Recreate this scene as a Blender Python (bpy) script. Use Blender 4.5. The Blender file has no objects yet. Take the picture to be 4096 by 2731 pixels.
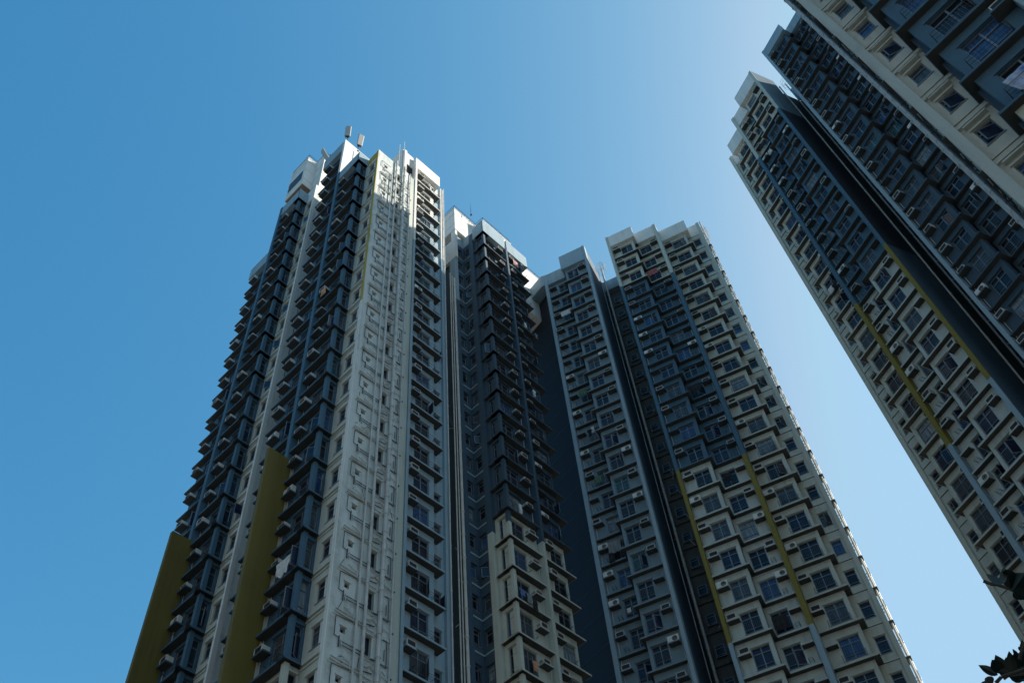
import bpy, math, random
from mathutils import Matrix, Vector
random.seed(11)
sc = bpy.context.scene
COL = sc.collection
R = math.radians
EYE = 1.6                                   # camera height; heights below are given above the eye

# ------------------------------------------------------------------ materials
MATS = {}
def new_mat(name):
    m = bpy.data.materials.new(name); m.use_nodes = True
    nt = m.node_tree; b = nt.nodes['Principled BSDF']
    MATS[name] = m
    return m, nt, b
def paint(name, rgb, rough=.75, stain=.35, scale=.5, streak=True, dirt=(.45, .43, .38)):
    """rendered and painted concrete: cloudy fading, rain streaks, fine grain"""
    m, nt, b = new_mat(name)
    N = nt.nodes.new; L = nt.links.new
    tc = N('ShaderNodeTexCoord')
    mp = N('ShaderNodeMapping'); mp.inputs['Scale'].default_value = (2.6, 2.6, .12) if streak else (1, 1, 1)
    L(tc.outputs['Object'], mp.inputs['Vector'])
    n1 = N('ShaderNodeTexNoise'); n1.inputs['Scale'].default_value = 1.0; n1.inputs['Detail'].default_value = 5
    L(mp.outputs['Vector'], n1.inputs['Vector'])
    n2 = N('ShaderNodeTexNoise'); n2.inputs['Scale'].default_value = scale; n2.inputs['Detail'].default_value = 8
    n2.inputs['Roughness'].default_value = .65
    L(tc.outputs['Object'], n2.inputs['Vector'])
    n3 = N('ShaderNodeTexNoise'); n3.inputs['Scale'].default_value = 14; n3.inputs['Detail'].default_value = 3
    L(tc.outputs['Object'], n3.inputs['Vector'])
    r1 = N('ShaderNodeMapRange'); r1.inputs[1].default_value = .42; r1.inputs[2].default_value = .72
    L(n1.outputs['Fac'], r1.inputs[0])
    r2 = N('ShaderNodeMapRange'); r2.inputs[1].default_value = .35; r2.inputs[2].default_value = .75
    L(n2.outputs['Fac'], r2.inputs[0])
    mul = N('ShaderNodeMath'); mul.operation = 'MULTIPLY'
    L(r1.outputs[0], mul.inputs[0]); L(r2.outputs[0], mul.inputs[1])
    add = N('ShaderNodeMath'); add.operation = 'MULTIPLY'; add.inputs[1].default_value = stain * 2.0; add.use_clamp = True
    L(mul.outputs[0], add.inputs[0])
    mix = N('ShaderNodeMix'); mix.data_type = 'RGBA'
    mix.inputs[6].default_value = (*rgb, 1); mix.inputs[7].default_value = (rgb[0]*dirt[0], rgb[1]*dirt[1], rgb[2]*dirt[2], 1)
    L(add.outputs[0], mix.inputs[0])
    r3 = N('ShaderNodeMapRange'); r3.inputs[3].default_value = .86; r3.inputs[4].default_value = 1.1
    L(n3.outputs['Fac'], r3.inputs[0])
    mm = N('ShaderNodeMix'); mm.data_type = 'RGBA'; mm.blend_type = 'MULTIPLY'; mm.inputs[0].default_value = 1
    L(mix.outputs[2], mm.inputs[6]); L(r3.outputs[0], mm.inputs[7])
    L(mm.outputs[2], b.inputs['Base Color'])
    b.inputs['Roughness'].default_value = rough
    bp = N('ShaderNodeBump'); bp.inputs['Strength'].default_value = .25; bp.inputs['Distance'].default_value = .01
    L(n3.outputs['Fac'], bp.inputs['Height']); L(bp.outputs['Normal'], b.inputs['Normal'])
    return m
def flat(name, rgb, rough=.5, metal=0.0, vary=.12, scale=6):
    m, nt, b = new_mat(name)
    N = nt.nodes.new; L = nt.links.new
    tc = N('ShaderNodeTexCoord'); n = N('ShaderNodeTexNoise'); n.inputs['Scale'].default_value = scale
    L(tc.outputs['Object'], n.inputs['Vector'])
    mix = N('ShaderNodeMix'); mix.data_type = 'RGBA'
    mix.inputs[6].default_value = (*[c*(1-vary) for c in rgb], 1); mix.inputs[7].default_value = (*[min(1, c*(1+vary)) for c in rgb], 1)
    L(n.outputs['Fac'], mix.inputs[0]); L(mix.outputs[2], b.inputs['Base Color'])
    b.inputs['Roughness'].default_value = rough; b.inputs['Metallic'].default_value = metal
    return m
def glass(name, rgb, folds=False, spec=.28):
    """window glass seen from outside: what hangs behind it under a glossy coat"""
    m, nt, b = new_mat(name)
    N = nt.nodes.new; L = nt.links.new
    tc = N('ShaderNodeTexCoord')
    w = N('ShaderNodeTexNoise'); w.inputs['Scale'].default_value = 1.0; w.inputs['Detail'].default_value = 4
    mp = N('ShaderNodeMapping'); mp.inputs['Scale'].default_value = (16, 1, .8) if folds else (3, 1, 2.5)
    L(tc.outputs['Object'], mp.inputs['Vector']); L(mp.outputs['Vector'], w.inputs['Vector'])
    mix = N('ShaderNodeMix'); mix.data_type = 'RGBA'
    mix.inputs[6].default_value = (*[c*.4 for c in rgb], 1); mix.inputs[7].default_value = (*[c*1.5 for c in rgb], 1)
    rg = N('ShaderNodeMapRange'); rg.inputs[1].default_value = .3; rg.inputs[2].default_value = .7
    L(w.outputs['Fac'], rg.inputs[0]); L(rg.outputs[0], mix.inputs[0])
    L(mix.outputs[2], b.inputs['Base Color'])
    b.inputs['Roughness'].default_value = .35
    b.inputs['Coat Weight'].default_value = spec; b.inputs['Coat Roughness'].default_value = .03
    b.inputs['Coat IOR'].default_value = 1.4; b.inputs['Specular IOR Level'].default_value = .2
    return m
CREAM = (.51, .53, .47); WHITE = (.74, .73, .69)
paint('cream', CREAM); paint('white', WHITE, stain=.3); paint('panel', (.47, .515, .485), stain=.35); paint('bluegrey', (.17, .25, .30), stain=.35)
paint('blue', (.055, .125, .185), stain=.25); paint('paleblue', (.27, .37, .43), stain=.3)
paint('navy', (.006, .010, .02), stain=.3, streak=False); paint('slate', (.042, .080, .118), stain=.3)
paint('ochre', (.145, .108, .014), stain=.6, dirt=(.6, .6, .5)); paint('mustard', (.42, .30, .045)); paint('quilt_print', (.45, .5, .6), streak=False, stain=1.0, scale=5, dirt=(.15, .3, .7)); paint('yellow', (.21, .165, .022), stain=.25, dirt=(.7, .7, .6)); paint('soffit_shade', (.055, .055, .05), stain=.4, streak=False)  # last paint: near-black, the shade of undersides put into the colour
paint('service', (.60, .64, .62), stain=.65, scale=.9)
paint('dark_grey', (.10, .11, .105), stain=.8, scale=1.2)  # dark blotchy grey for recess walls and some pipes
paint('oldgrey', (.31, .335, .335)); paint('brown', (.30, .23, .17), streak=False); paint('roofing', (.25, .24, .22), streak=False)
flat('frame', (.18, .20, .22), .4, .2); flat('grille', (.12, .13, .14), .45, .3); flat('dark', (.02, .02, .022), .8)
flat('steel', (.05, .055, .06), .5, .4); flat('acwhite', (.62, .61, .56), .5, vary=.25); flat('pipe', (.50, .51, .49), .55, vary=.3, scale=2)
flat('antenna', (.42, .42, .39), .5); flat('blackpipe', (.03, .03, .032), .5)
glass('pane_dark', (.006, .009, .018)); glass('pane_navy', (.010, .018, .045)); glass('pane_blue', (.03, .08, .20), True)
glass('pane_teal', (.03, .09, .10), True); glass('pane_pale', (.20, .24, .27), True); glass('pane_grey', (.06, .075, .09), True)
PANES = ['pane_dark']*14 + ['pane_navy']*5 + ['pane_blue']*2 + ['pane_grey']*5 + ['pane_pale']*2 + ['pane_teal']
CLOTHS = {'cloth_white': (.6, .6, .58), 'cloth_black': (.015, .015, .018), 'cloth_blue': (.08, .16, .38), 'cloth_red': (.32, .10, .10),
          'cloth_orange': (.55, .28, .16), 'cloth_grey': (.2, .21, .22), 'cloth_green': (.08, .16, .10), 'cloth_pink': (.55, .33, .32)}
for k, v in CLOTHS.items(): flat(k, v, .9, vary=.4, scale=4)

# ------------------------------------------------------------------ mesh collector
class MB:
    def __init__(s): s.v = []; s.f = []; s.m = []; s.k = []
    def mi(s, name):
        if name not in s.k: s.k.append(name)
        return s.k.index(name)
    def poly(s, pts, mat):
        i = len(s.v); s.v += [tuple(p) for p in pts]; s.f.append(tuple(range(i, i+len(pts)))); s.m.append(s.mi(mat))
    def box(s, x0, x1, y0, y1, z0, z1, mat):
        if x1 < x0: x0, x1 = x1, x0
        if y1 < y0: y0, y1 = y1, y0
        if z1 < z0: z0, z1 = z1, z0
        i = len(s.v)
        s.v += [(x, y, z) for z in (z0, z1) for y in (y0, y1) for x in (x0, x1)]
        q = s.mi(mat)
        for f in ((0, 2, 3, 1), (4, 5, 7, 6), (0, 1, 5, 4), (2, 6, 7, 3), (0, 4, 6, 2), (1, 3, 7, 5)):
            s.f.append(tuple(i+a for a in f)); s.m.append(q)
    def prism(s, pts, z0, z1, mat):
        """pts counter-clockwise in x, y"""
        i = len(s.v); n = len(pts)
        a = sum(pts[j][0]*pts[(j+1) % n][1]-pts[(j+1) % n][0]*pts[j][1] for j in range(n))
        if a < 0: pts = pts[::-1]
        s.v += [(x, y, z0) for x, y in pts]+[(x, y, z1) for x, y in pts]
        q = s.mi(mat)
        s.f.append(tuple(i+j for j in range(n))[::-1]); s.m.append(q)
        s.f.append(tuple(i+n+j for j in range(n))); s.m.append(q)
        for j in range(n):
            k = (j+1) % n
            s.f.append((i+j, i+k, i+n+k, i+n+j)); s.m.append(q)
    def tube(s, p, q, r, mat, n=6, r2=None):
        p = Vector(p); q = Vector(q); d = q-p
        if d.length < 1e-6: return
        d.normalize(); a = d.cross(Vector((0, 0, 1)))
        if a.length < .01: a = Vector((1, 0, 0))
        a.normalize(); b = d.cross(a); i = len(s.v); r2 = r if r2 is None else r2
        for c, rr in ((p, r), (q, r2)):
            for k in range(n):
                t = 2*math.pi*k/n; s.v.append(tuple(c+a*math.cos(t)*rr+b*math.sin(t)*rr))
        m = s.mi(mat)
        for k in range(n):
            l = (k+1) % n; s.f.append((i+k, i+l, i+n+l, i+n+k)); s.m.append(m)
        s.f.append(tuple(i+k for k in range(n))[::-1]); s.m.append(m)
        s.f.append(tuple(i+n+k for k in range(n))); s.m.append(m)
    def add(s, o, M=None):
        i = len(s.v)
        s.v += [tuple(M @ Vector(p)) for p in o.v] if M else o.v
        mp = [s.mi(k) for k in o.k]
        s.f += [tuple(i+a for a in f) for f in o.f]; s.m += [mp[a] for a in o.m]
    def mesh(s, name):
        me = bpy.data.meshes.new(name); me.from_pydata(s.v, [], s.f)
        for k in s.k: me.materials.append(MATS[k])
        me.polygons.foreach_set('material_index', s.m); me.update()
        return me
    def obj(s, name, parent=None):
        if not s.f: return None
        o = bpy.data.objects.new(name, s.mesh(name)); COL.objects.link(o)
        if parent: o.parent = parent
        return o
def tag(o, label=None, cat=None, group=None, kind=None):
    if label: o['label'] = label
    if cat: o['category'] = cat
    if group: o['group'] = group
    if kind: o['kind'] = kind
    return o
def empty(name, loc, rz=0):
    o = bpy.data.objects.new(name, None); COL.objects.link(o); o.location = loc; o.rotation_euler = (0, 0, rz); o.empty_display_size = .5
    return o

# ------------------------------------------------------------------ camera
pit, roll = R(55.24825728), R(-6.73541591)
fw = Vector((0, math.cos(pit), math.sin(pit))); rt = Vector((1, 0, 0)); up = rt.cross(fw)
c_, s_ = math.cos(roll), math.sin(roll)
r2 = rt*c_+up*s_; u2 = -rt*s_+up*c_
cam = bpy.data.cameras.new('camera'); cam.lens = 34.36; cam.sensor_width = 36; cam.clip_end = 6000; cam.clip_start = .1
co = bpy.data.objects.new('camera', cam); COL.objects.link(co)
co.matrix_world = Matrix(((r2.x, u2.x, -fw.x, 0), (r2.y, u2.y, -fw.y, 0), (r2.z, u2.z, -fw.z, EYE), (0, 0, 0, 1)))
sc.camera = co
def project(P):
    d = Vector(P)-Vector((0, 0, EYE)); z = d.dot(fw)
    if z < .5: return None
    k = 3909.4554/z
    return 2048+k*d.dot(r2), 1365.5-k*d.dot(u2), z

# ------------------------------------------------------------------ repeated parts (x along the wall, y outward, z up)
def window_proto(w, h, kind='big', grille=True):
    """frame with mullion, transom and burglar bars; origin: bottom centre of the opening on the wall face"""
    b = MB(); y0, y1 = -.17, -.10; t = .05
    b.box(-w/2, w/2, y0, y1, 0, t, 'frame'); b.box(-w/2, w/2, y0, y1, h-t, h, 'frame')
    b.box(-w/2, -w/2+t, y0, y1, t, h-t, 'frame'); b.box(w/2-t, w/2, y0, y1, t, h-t, 'frame')
    tr = h*.70
    if kind == 'hole':
        b = MB(); t = .02
        b.box(-w/2, w/2, -.2, -.17, 0, t, 'frame'); b.box(-w/2, w/2, -.2, -.17, h-t, h, 'frame'); b.box(-.01, .01, -.2, -.17, t, h-t, 'frame')
        return b
    if kind == 'big':
        b.box(-.035, .035, y0, y1+.01, t, h-t, 'frame')
        b.box(-w/2+t, -.035, y0, y1, tr, tr+t, 'frame'); b.box(.035, w/2-t, y0, y1, tr, tr+t, 'frame')
        b.box(-w/2+t, -.035, y0, y1, h*.2, h*.2+.03, 'frame'); b.box(.035, w/2-t, y0, y1, h*.2, h*.2+.03, 'frame')
        if grille:
            for k in range(9):
                x = -w/2+w*(k+1)/10
                b.box(x-.007, x+.007, y0-.005+.09, y0+.01+.09, h*.22, tr, 'grille')
    else:
        b.box(-w/2+t, w/2-t, y0, y1, tr, tr+t, 'frame')
        b.box(-w/2+t, w/2-t, y0, y1, h*.18, h*.18+.03, 'frame')
    b.box(-w/2-.04, w/2+.04, -.10, .035, -.05, -.004, 'frame')      # sill
    return b
def pane_proto(w, h, mat):
    b = MB(); b.box(-w/2+.01, w/2-.01, -.165, -.15, .01, h-.01, mat); return b
def sash_proto(w, h, ang):
    """a casement standing open, hinged at its outer edge"""
    b = MB(); W = w/2 if w > 1 else w*.9; H = h*.68
    for a in ((0, W, 0, .04), (0, W, H-.04, H), (0, .04, 0, H), (W-.04, W, 0, H)):
        b.box(a[0], a[1], -.015, .015, a[2], a[3], 'frame')
    b.box(.04, W-.04, -.004, .004, .04, H-.04, 'pane_navy')
    o = MB(); o.add(b, Matrix.Translation((-w/2, -.09, .06)) @ Matrix.Rotation(ang, 4, 'Z')); return o
def ac_window_proto(v=0):
    b = MB(); w, h = .31, .40
    b.box(-w, w, -.05, .48, .0, h, 'acwhite')
    b.box(-w+.03, w-.03, .48, .485, .03, h-.03, 'dark')
    for a in ((-w, w, 0, .03), (-w, w, h-.03, h), (-w, -w+.03, 0, h), (w-.03, w, 0, h)): b.box(a[0], a[1], .48, .52, a[2], a[3], 'acwhite')
    for k in range(5): b.box(-w+.03, w-.03, .486, .492, .07+k*.06, .075+k*.06, 'grille')
    for k in range(6): b.box(w+.001, w+.004, .12+k*.05, .145+k*.05, .09, .3, 'dark')
    return b
def ac_split_proto():
    b = MB(); w, h = .40, .52
    b.box(-w, w, .12, .42, .03, h, 'acwhite')
    b.box(-w+.02, w-.02, .15, .4, 0, .03, 'dark')
    n = 14
    b.poly([(-.12+.20*math.cos(2*math.pi*k/n), .424, h/2+.20*math.sin(2*math.pi*k/n)) for k in range(n)][::-1], 'dark')
    for r in (.07, .13, .19):
        for k in range(n):
            a = 2*math.pi*k/n; c = 2*math.pi*(k+1)/n
            b.tube((-.12+r*math.cos(a), .432, h/2+r*math.sin(a)), (-.12+r*math.cos(c), .432, h/2+r*math.sin(c)), .006, 'acwhite', 3)
    b.tube((w-.06, .2, .1), (w+.1, .05, -.1), .02, 'pipe', 5); b.tube((w+.1, .05, -.1), (w+.1, .02, -.9), .015, 'pipe', 5)
    return b
def ledge_proto(w):
    b = MB(); b.box(-w/2, w/2, -.02, .62, -.10, 0, 'LEDGE'); return b
def rack_proto(w, small=False):
    """clothes rails on brackets"""
    b = MB()
    if small:
        for x in (-.14, .14):
            b.tube((x, 0, .0), (x, .48, .0), .014, 'steel', 4); b.tube((x, 0, -.22), (x, .40, .0), .010, 'steel', 4)
        for y in (.12, .30, .47): b.tube((-.14, y, 0), (.14, y, 0), .013, 'steel', 4)
    else:
        for x in (-w/2, w/2):
            b.tube((x, 0, 0), (x, .50, .03), .014, 'steel', 4); b.tube((x, 0, -.20), (x, .5, .03), .011, 'steel', 4)
            b.tube((x, .5, -.1), (x, .5, .1), .012, 'steel', 4)
        for y in (.18, .34, .5): b.tube((-w/2, y, .03), (w/2, y, .03), .011, 'steel', 4)
    return b
CACHE = {}
def proto(kind, *a):
    k = (kind,)+a
    if k not in CACHE:
        if kind == 'win': b = window_proto(*a)
        elif kind == 'pane': b = pane_proto(*a)
        elif kind == 'sash': b = sash_proto(*a)
        elif kind == 'acw': b = ac_window_proto()
        elif kind == 'acs': b = ac_split_proto()
        elif kind == 'ledge':
            b = MB(); b.box(-a[0]/2, a[0]/2, -.02, .52, -.088, 0, a[1]); b.box(-a[0]/2+.02, a[0]/2-.02, -.02, .50, -.10, -.088, 'soffit_shade')  # ledge underside darkened, its shade painted in
        elif kind == 'rack': b = rack_proto(*a)
        CACHE[k] = [b, None]
    return CACHE[k]
def pmesh(pr, name):
    if pr[1] is None: pr[1] = pr[0].mesh(name)
    return pr[1]

# ------------------------------------------------------------------ a tower: plan in its own (u, v); u runs away to the left, v to the right and back
class Tower:
    def __init__(s, name, az, d, uaz, label, cat='tower block'):
        s.root = empty(name, (math.sin(R(az))*d, math.cos(R(az))*d, 0), -R(uaz)); tag(s.root, label, cat)
        s.M = Matrix.Translation(s.root.location) @ Matrix.Rotation(-R(uaz), 4, 'Z')
        s.w = MB(); s.items = []
        s.seps = []
    def box(s, mb, u0, u1, v0, v1, z0, z1, mat): mb.box(v0, v1, u0, u1, z0+EYE, z1+EYE, mat)
    def part(s, name, u0, u1, v0, v1, z0, z1, mat):
        m = MB(); s.box(m, u0, u1, v0, v1, z0, z1, mat); return m.obj(name, s.root)
    def wall(s, u0, u1, v0, v1, z0, z1, mat): s.box(s.w, u0, u1, v0, v1, z0, z1, mat)
    def fm(s, face, plane, t, z, n=0):
        """matrix in tower space of a wall frame; face '-v','-u','+u' is where it looks"""
        z += EYE
        if face == '-v': return Matrix.Translation((plane-n, t, z)) @ Matrix.Rotation(R(90), 4, 'Z')
        if face == '-u': return Matrix.Translation((t, plane-n, z)) @ Matrix.Rotation(R(180), 4, 'Z')
        if face == '+u': return Matrix.Translation((t, plane+n, z))
    def item(s, name, pr, M, kids=()): s.items.append((name, pr, M, kids))
    def fbox(s, mb, face, plane, t0, t1, n0, n1, z0, z1, mat):
        if face == '-v': s.box(mb, t0, t1, plane-n1, plane-n0, z0, z1, mat)
        elif face == '-u': s.box(mb, plane-n1, plane-n0, t0, t1, z0, z1, mat)
        else: s.box(mb, plane+n0, plane+n1, t0, t1, z0, z1, mat)
    def pier(s, face, plane, t0, t1, zt, bands, n=.06, depth=.6, name='pier'):
        m = MB(); zb = -EYE
        bands = sorted(bands)                    # (lower z, material)
        for k, (z0, mat) in enumerate(bands):
            z1 = bands[k+1][0] if k+1 < len(bands) else zt
            if z1 > z0: s.fbox(m, face, plane, t0, t1, -depth, n, max(z0, zb), min(z1, zt), mat)
        m.obj(name, s.root)
    def bay(s, face, plane, t0, t1, z0, FH, N, top, col, wins=(), acs=(), racks=(), ws=.22, slab=(0, 0), slabmat=None, slabd=.5,
            wt0=None, wt1=None, lint=True, soff='soffit_shade', split=.25, raise_top=2.0, drain=None, ledgew=.9, parapet=True, slabn=0, reveal=.5, noslab=False):
        """one column of flats: wall with real openings, floor slabs, windows, air conditioners, racks.
        z0: underside of the topmost slab below the parapet; top: roof edge"""
        wt0 = t0 if wt0 is None else wt0; wt1 = t1 if wt1 is None else wt1
        wins = sorted(wins)
        for k in range(-1, N):
            zs = z0-k*FH                          # slab underside
            if k >= 0:
                zc = zs-.05
            zf = zs; zt = zs+FH                   # storey from this slab up to the next one
            mat = col(zf+.3)
            if k == -1:
                # roof edge slab
                if parapet:
                    m = MB()
                    s.fbox(m, face, plane, t0-slab[0], t1+slab[1], -slabd-.3, slabn, zs, zs+.16, col(zs+1))
                    s.fbox(m, face, plane, t0-slab[0], t1+slab[1], -.2, slabn, zs+.16, top, col(zs+1))
                    m.obj('parapet', s.root)
                continue
            # slab
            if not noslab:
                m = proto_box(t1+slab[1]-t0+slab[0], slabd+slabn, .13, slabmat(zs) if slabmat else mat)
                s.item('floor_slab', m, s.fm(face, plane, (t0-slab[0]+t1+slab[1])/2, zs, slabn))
            # wall strips
            if k+1 > N: continue
            cur = wt0; zb = zs+.13; za = zt if not noslab else zt
            zb = zs+(0 if noslab else .13)
            for (a, b, lo, hi, typ) in wins:
                if a > cur: s.fbox(s.w, face, plane, cur, a, -ws-reveal, -ws, zb, za, mat)
                s.fbox(s.w, face, plane, a, b, -ws-reveal, -ws, zb, zs+lo, mat)
                s.fbox(s.w, face, plane, a, b, -ws-reveal, -ws, zs+hi, za, mat)
                if lint:
                    s.fbox(s.w, face, plane, a-.06, b+.06, -ws, -ws+.07, zs+hi+.02, zs+hi+.09, mat)
                cur = b
                w = round(b-a, 2); h = round(hi-lo, 2)
                kids = [('pane', proto('pane', w, h, 'pane_dark' if typ == 'hole' else random.choice(PANES)), Matrix.Translation((0, -.05, 0)) if typ == 'hole' else None)]
                if random.random() < (.3 if typ == 'big' else .16 if typ == 'small' else 0): kids.append(('open_sash', proto('sash', w, h, random.choice([.4, .7, 1.0, 1.4])), None))
                s.item('window', proto('win', w, h, typ, random.random() < .6), s.fm(face, plane, (a+b)/2, zs+lo, -ws), kids)
            if cur < wt1: s.fbox(s.w, face, plane, cur, wt1, -ws-reveal, -ws, zb, za, mat)
            for (c, p) in acs:
                M = s.fm(face, plane, c, zs+1.62, -ws)
                r = random.random(); kids = []
                if r < p: kids = [('air_conditioner', proto('acw'), Matrix.Translation((random.uniform(-.1, .1), random.uniform(-.12, .05), .0)))]
                elif r < p+split*(1-p)+.08: kids = [('air_conditioner', proto('acs'), None)]
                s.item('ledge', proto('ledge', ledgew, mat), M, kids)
            for (c, w) in racks:
                if random.random() < .85: s.item('drying_rack', proto('rack', w, w < .5), s.fm(face, plane, c, zs+.55, -ws))
        if drain is not None:
            m = MB(); zl = z0-(N-1)*FH
            x0 = s.fm(face, plane, drain, zl, -ws+.06).translation; x1 = s.fm(face, plane, drain, z0+FH, -ws+.06).translation
            m.tube(x0, x1, .025, 'pipe', 5)
            m.obj('drain_pipe', s.root)
    def finish(s, extra=None):
        s.w.obj('wall', s.root)
        by = {}
        for it in s.items: by.setdefault(it[0], []).append(it)
        for name, L in by.items():
            def size(it):
                P = s.M @ it[2].translation; q = project(P)
                if q is None or not (-60 < q[0] < 4156 and -60 < q[1] < 2791): return 1e9
                return q[2]
            L.sort(key=size)
            rest = MB()
            for i, (nm, pr, M, kids) in enumerate(L):
                if i < 100 and size(L[i]) < 1e9:
                    o = bpy.data.objects.new(nm, pmesh(pr, nm)); COL.objects.link(o); o.parent = s.root; o.matrix_local = M
                    for (kn, kp, kM) in kids:
                        c = bpy.data.objects.new(kn, pmesh(kp, kn)); COL.objects.link(c); c.parent = o
                        if kM: c.matrix_local = kM
                else:
                    rest.add(pr[0], M)
                    for (kn, kp, kM) in kids: rest.add(kp[0], M @ kM if kM else M)
            if rest.f:
                o = rest.obj('more_'+nm+'s', s.root); o['kind'] = 'stuff'
def proto_box(w, d, h, mat):
    w = round(w, 2); k = ('slab', w, d, h, mat)
    if k not in CACHE:
        b = MB(); b.box(-w/2, w/2, -d, 0, .012, h, mat); b.box(-w/2+.03, w/2-.03, -d, -.03, 0, .012, 'soffit_shade'); CACHE[k] = [b, None]  # dark sheet below each slab: underside shade painted in
    return CACHE[k]
def vpipe(T, u, v, z0, z1, r, mat='pipe', collars=2.75, name='pipe', brk=None):
    m = MB(); m.tube((v, u, z0+EYE), (v, u, z1+EYE), r, mat, 8)
    z = z0+.6
    while z < z1:
        m.tube((v, u, z+EYE), (v, u, z+.1+EYE), r*1.3, mat, 8)
        if brk:
            m.box(v-.02, v+.02, min(u, u+brk), max(u, u+brk), z+EYE, z+.04+EYE, 'steel')
        z += collars
    return m.obj(name, T.root)
def const(m): return lambda z: m
def bands(*b):                                   # (lower z, mat) rising
    b = sorted(b)
    def f(z):
        r = b[0][1]
        for z0, m in b:
            if z >= z0: r = m
        return r
    return f
BIG = (.5, 2.12, 'big')
def COLUMN(T, u0, u1, v0, v1, z0, z1, col):
    m = MB(); z = z0; k = col(z0)
    while z < z1:
        zn = min(z1, z+.3)
        while zn < z1 and col(zn) == col(z): zn += .3
        zn = min(zn, z1); T.box(m, u0, u1, v0, v1, z, zn, col(z)); z = zn
    m.obj('column', T.root)
def railing(T, pts, z, name='roof_railing'):
    m = MB()
    for (a, b) in zip(pts, pts[1:]):
        A = Vector((a[1], a[0], z+EYE)); B = Vector((b[1], b[0], z+EYE)); n = max(1, int((B-A).length/1.4))
        for h in (.45, .9): m.tube(A+Vector((0, 0, h)), B+Vector((0, 0, h)), .025, 'steel', 5)
        for k in range(n+1):
            P = A.lerp(B, k/n); m.tube(P, P+Vector((0, 0, .9)), .022, 'steel', 5)
    return m.obj(name, T.root)

# ================================================================== LEFT TOWER
T = Tower('tower_block', -18.38, 38.15, -50.8, 'tall blue and white tower block with sunlit service pipes and two wide ochre fins')
LOW = 22
fR, fD, fL, fT = 2.755, 2.717, 2.707, 2.75
# --- right module, face looking left
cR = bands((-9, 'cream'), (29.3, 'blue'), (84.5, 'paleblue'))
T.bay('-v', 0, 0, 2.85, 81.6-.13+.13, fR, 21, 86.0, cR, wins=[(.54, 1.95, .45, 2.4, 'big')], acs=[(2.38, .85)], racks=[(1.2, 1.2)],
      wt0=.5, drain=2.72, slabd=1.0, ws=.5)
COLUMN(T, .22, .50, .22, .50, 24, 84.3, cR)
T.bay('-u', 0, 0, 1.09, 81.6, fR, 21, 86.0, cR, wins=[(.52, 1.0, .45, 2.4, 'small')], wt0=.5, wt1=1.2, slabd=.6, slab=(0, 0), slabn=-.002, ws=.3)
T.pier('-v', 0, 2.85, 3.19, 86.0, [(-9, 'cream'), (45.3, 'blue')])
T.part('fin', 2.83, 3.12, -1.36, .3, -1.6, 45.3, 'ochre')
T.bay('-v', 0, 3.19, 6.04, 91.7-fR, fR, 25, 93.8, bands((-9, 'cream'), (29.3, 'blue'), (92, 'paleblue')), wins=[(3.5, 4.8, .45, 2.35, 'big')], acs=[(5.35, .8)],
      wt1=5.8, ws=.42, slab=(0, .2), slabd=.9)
for k in range(25):                               # racks on the free end
    T.item('drying_rack', proto('rack', .3, True), T.fm('+u', 5.8, .75, 91.7-fR*(k+1)+.75, 0))
T.wall(2.9, 3.19, -.02, 5.2, 84.0, 93.8, 'white'); T.wall(3.19, 5.8, .8, 6, -1.6, 91.7, 'blue')
T.wall(3.19, 6.1, .6, 7, 91.7, 93.75, 'white')
# narrow column with windows and the ochre edge
cE = const('cream')
T.bay('-v', 1.09, -1.27, .22, 81.6, fR, 21, 85.7, cE, wins=[(-1.12, -.35, .65, 1.95, 'small')], ws=0, noslab=True, parapet=False)
for k in range(22):
    z = 81.6-fR*k
    T.wall(-1.24, .2, .98, 1.085, z+.0, z+.16, 'cream'); T.wall(-1.24, .2, 1.03, 1.085, z-.22, z-.14, 'cream')
T.wall(-1.24, .0, 1.09, 1.4, 81.6+fR, 85.68, 'mustard')
T.pier('-v', 1.09, -1.455, -1.2, 85.7, [(-9, 'white'), (59.5, 'mustard')], n=.03, depth=.02, name='edge_strip')
# service wall with pipes, looking right
SW = const('service')
T.bay('-u', -1.45, 1.11, 5.05, 82.2, fR, 21, 85.8, SW, wins=[(1.90, 2.22, .92, 1.26, 'hole'), (3.32, 3.84, .35, 1.6, 'hole')], ws=0, noslab=True, parapet=False)
T.wall(-1.449, -1.2, 1.11, 5.05, 82.2+fR, 85.8, 'service')
T.wall(-1.2, 2.9, 1.35, 5.05, -1.6, 85.6, 'service')
vpipe(T, -1.60, 2.72, 20, 82.4, .06, brk=.15, collars=fR); vpipe(T, -1.62, 3.20, 20, 86.2, .085, brk=.17, collars=fR/2)
vpipe(T, -1.66, 4.12, 20, 86.0, .12, brk=.19, collars=fR/2, name='soil_pipe'); vpipe(T, -1.56, 4.93, 20, 85.9, .05, brk=.11, collars=fR)
vpipe(T, -1.54, 2.2, 74, 82.0, .03); vpipe(T, -1.52, 3.45, 85.9, 90.6, .035)
vpipe(T, -.38, 4.92, 85.8, 95.6, .035); vpipe(T, -.38, 5.2, 85.8, 93.6, .05)
random.seed(5)
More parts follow.
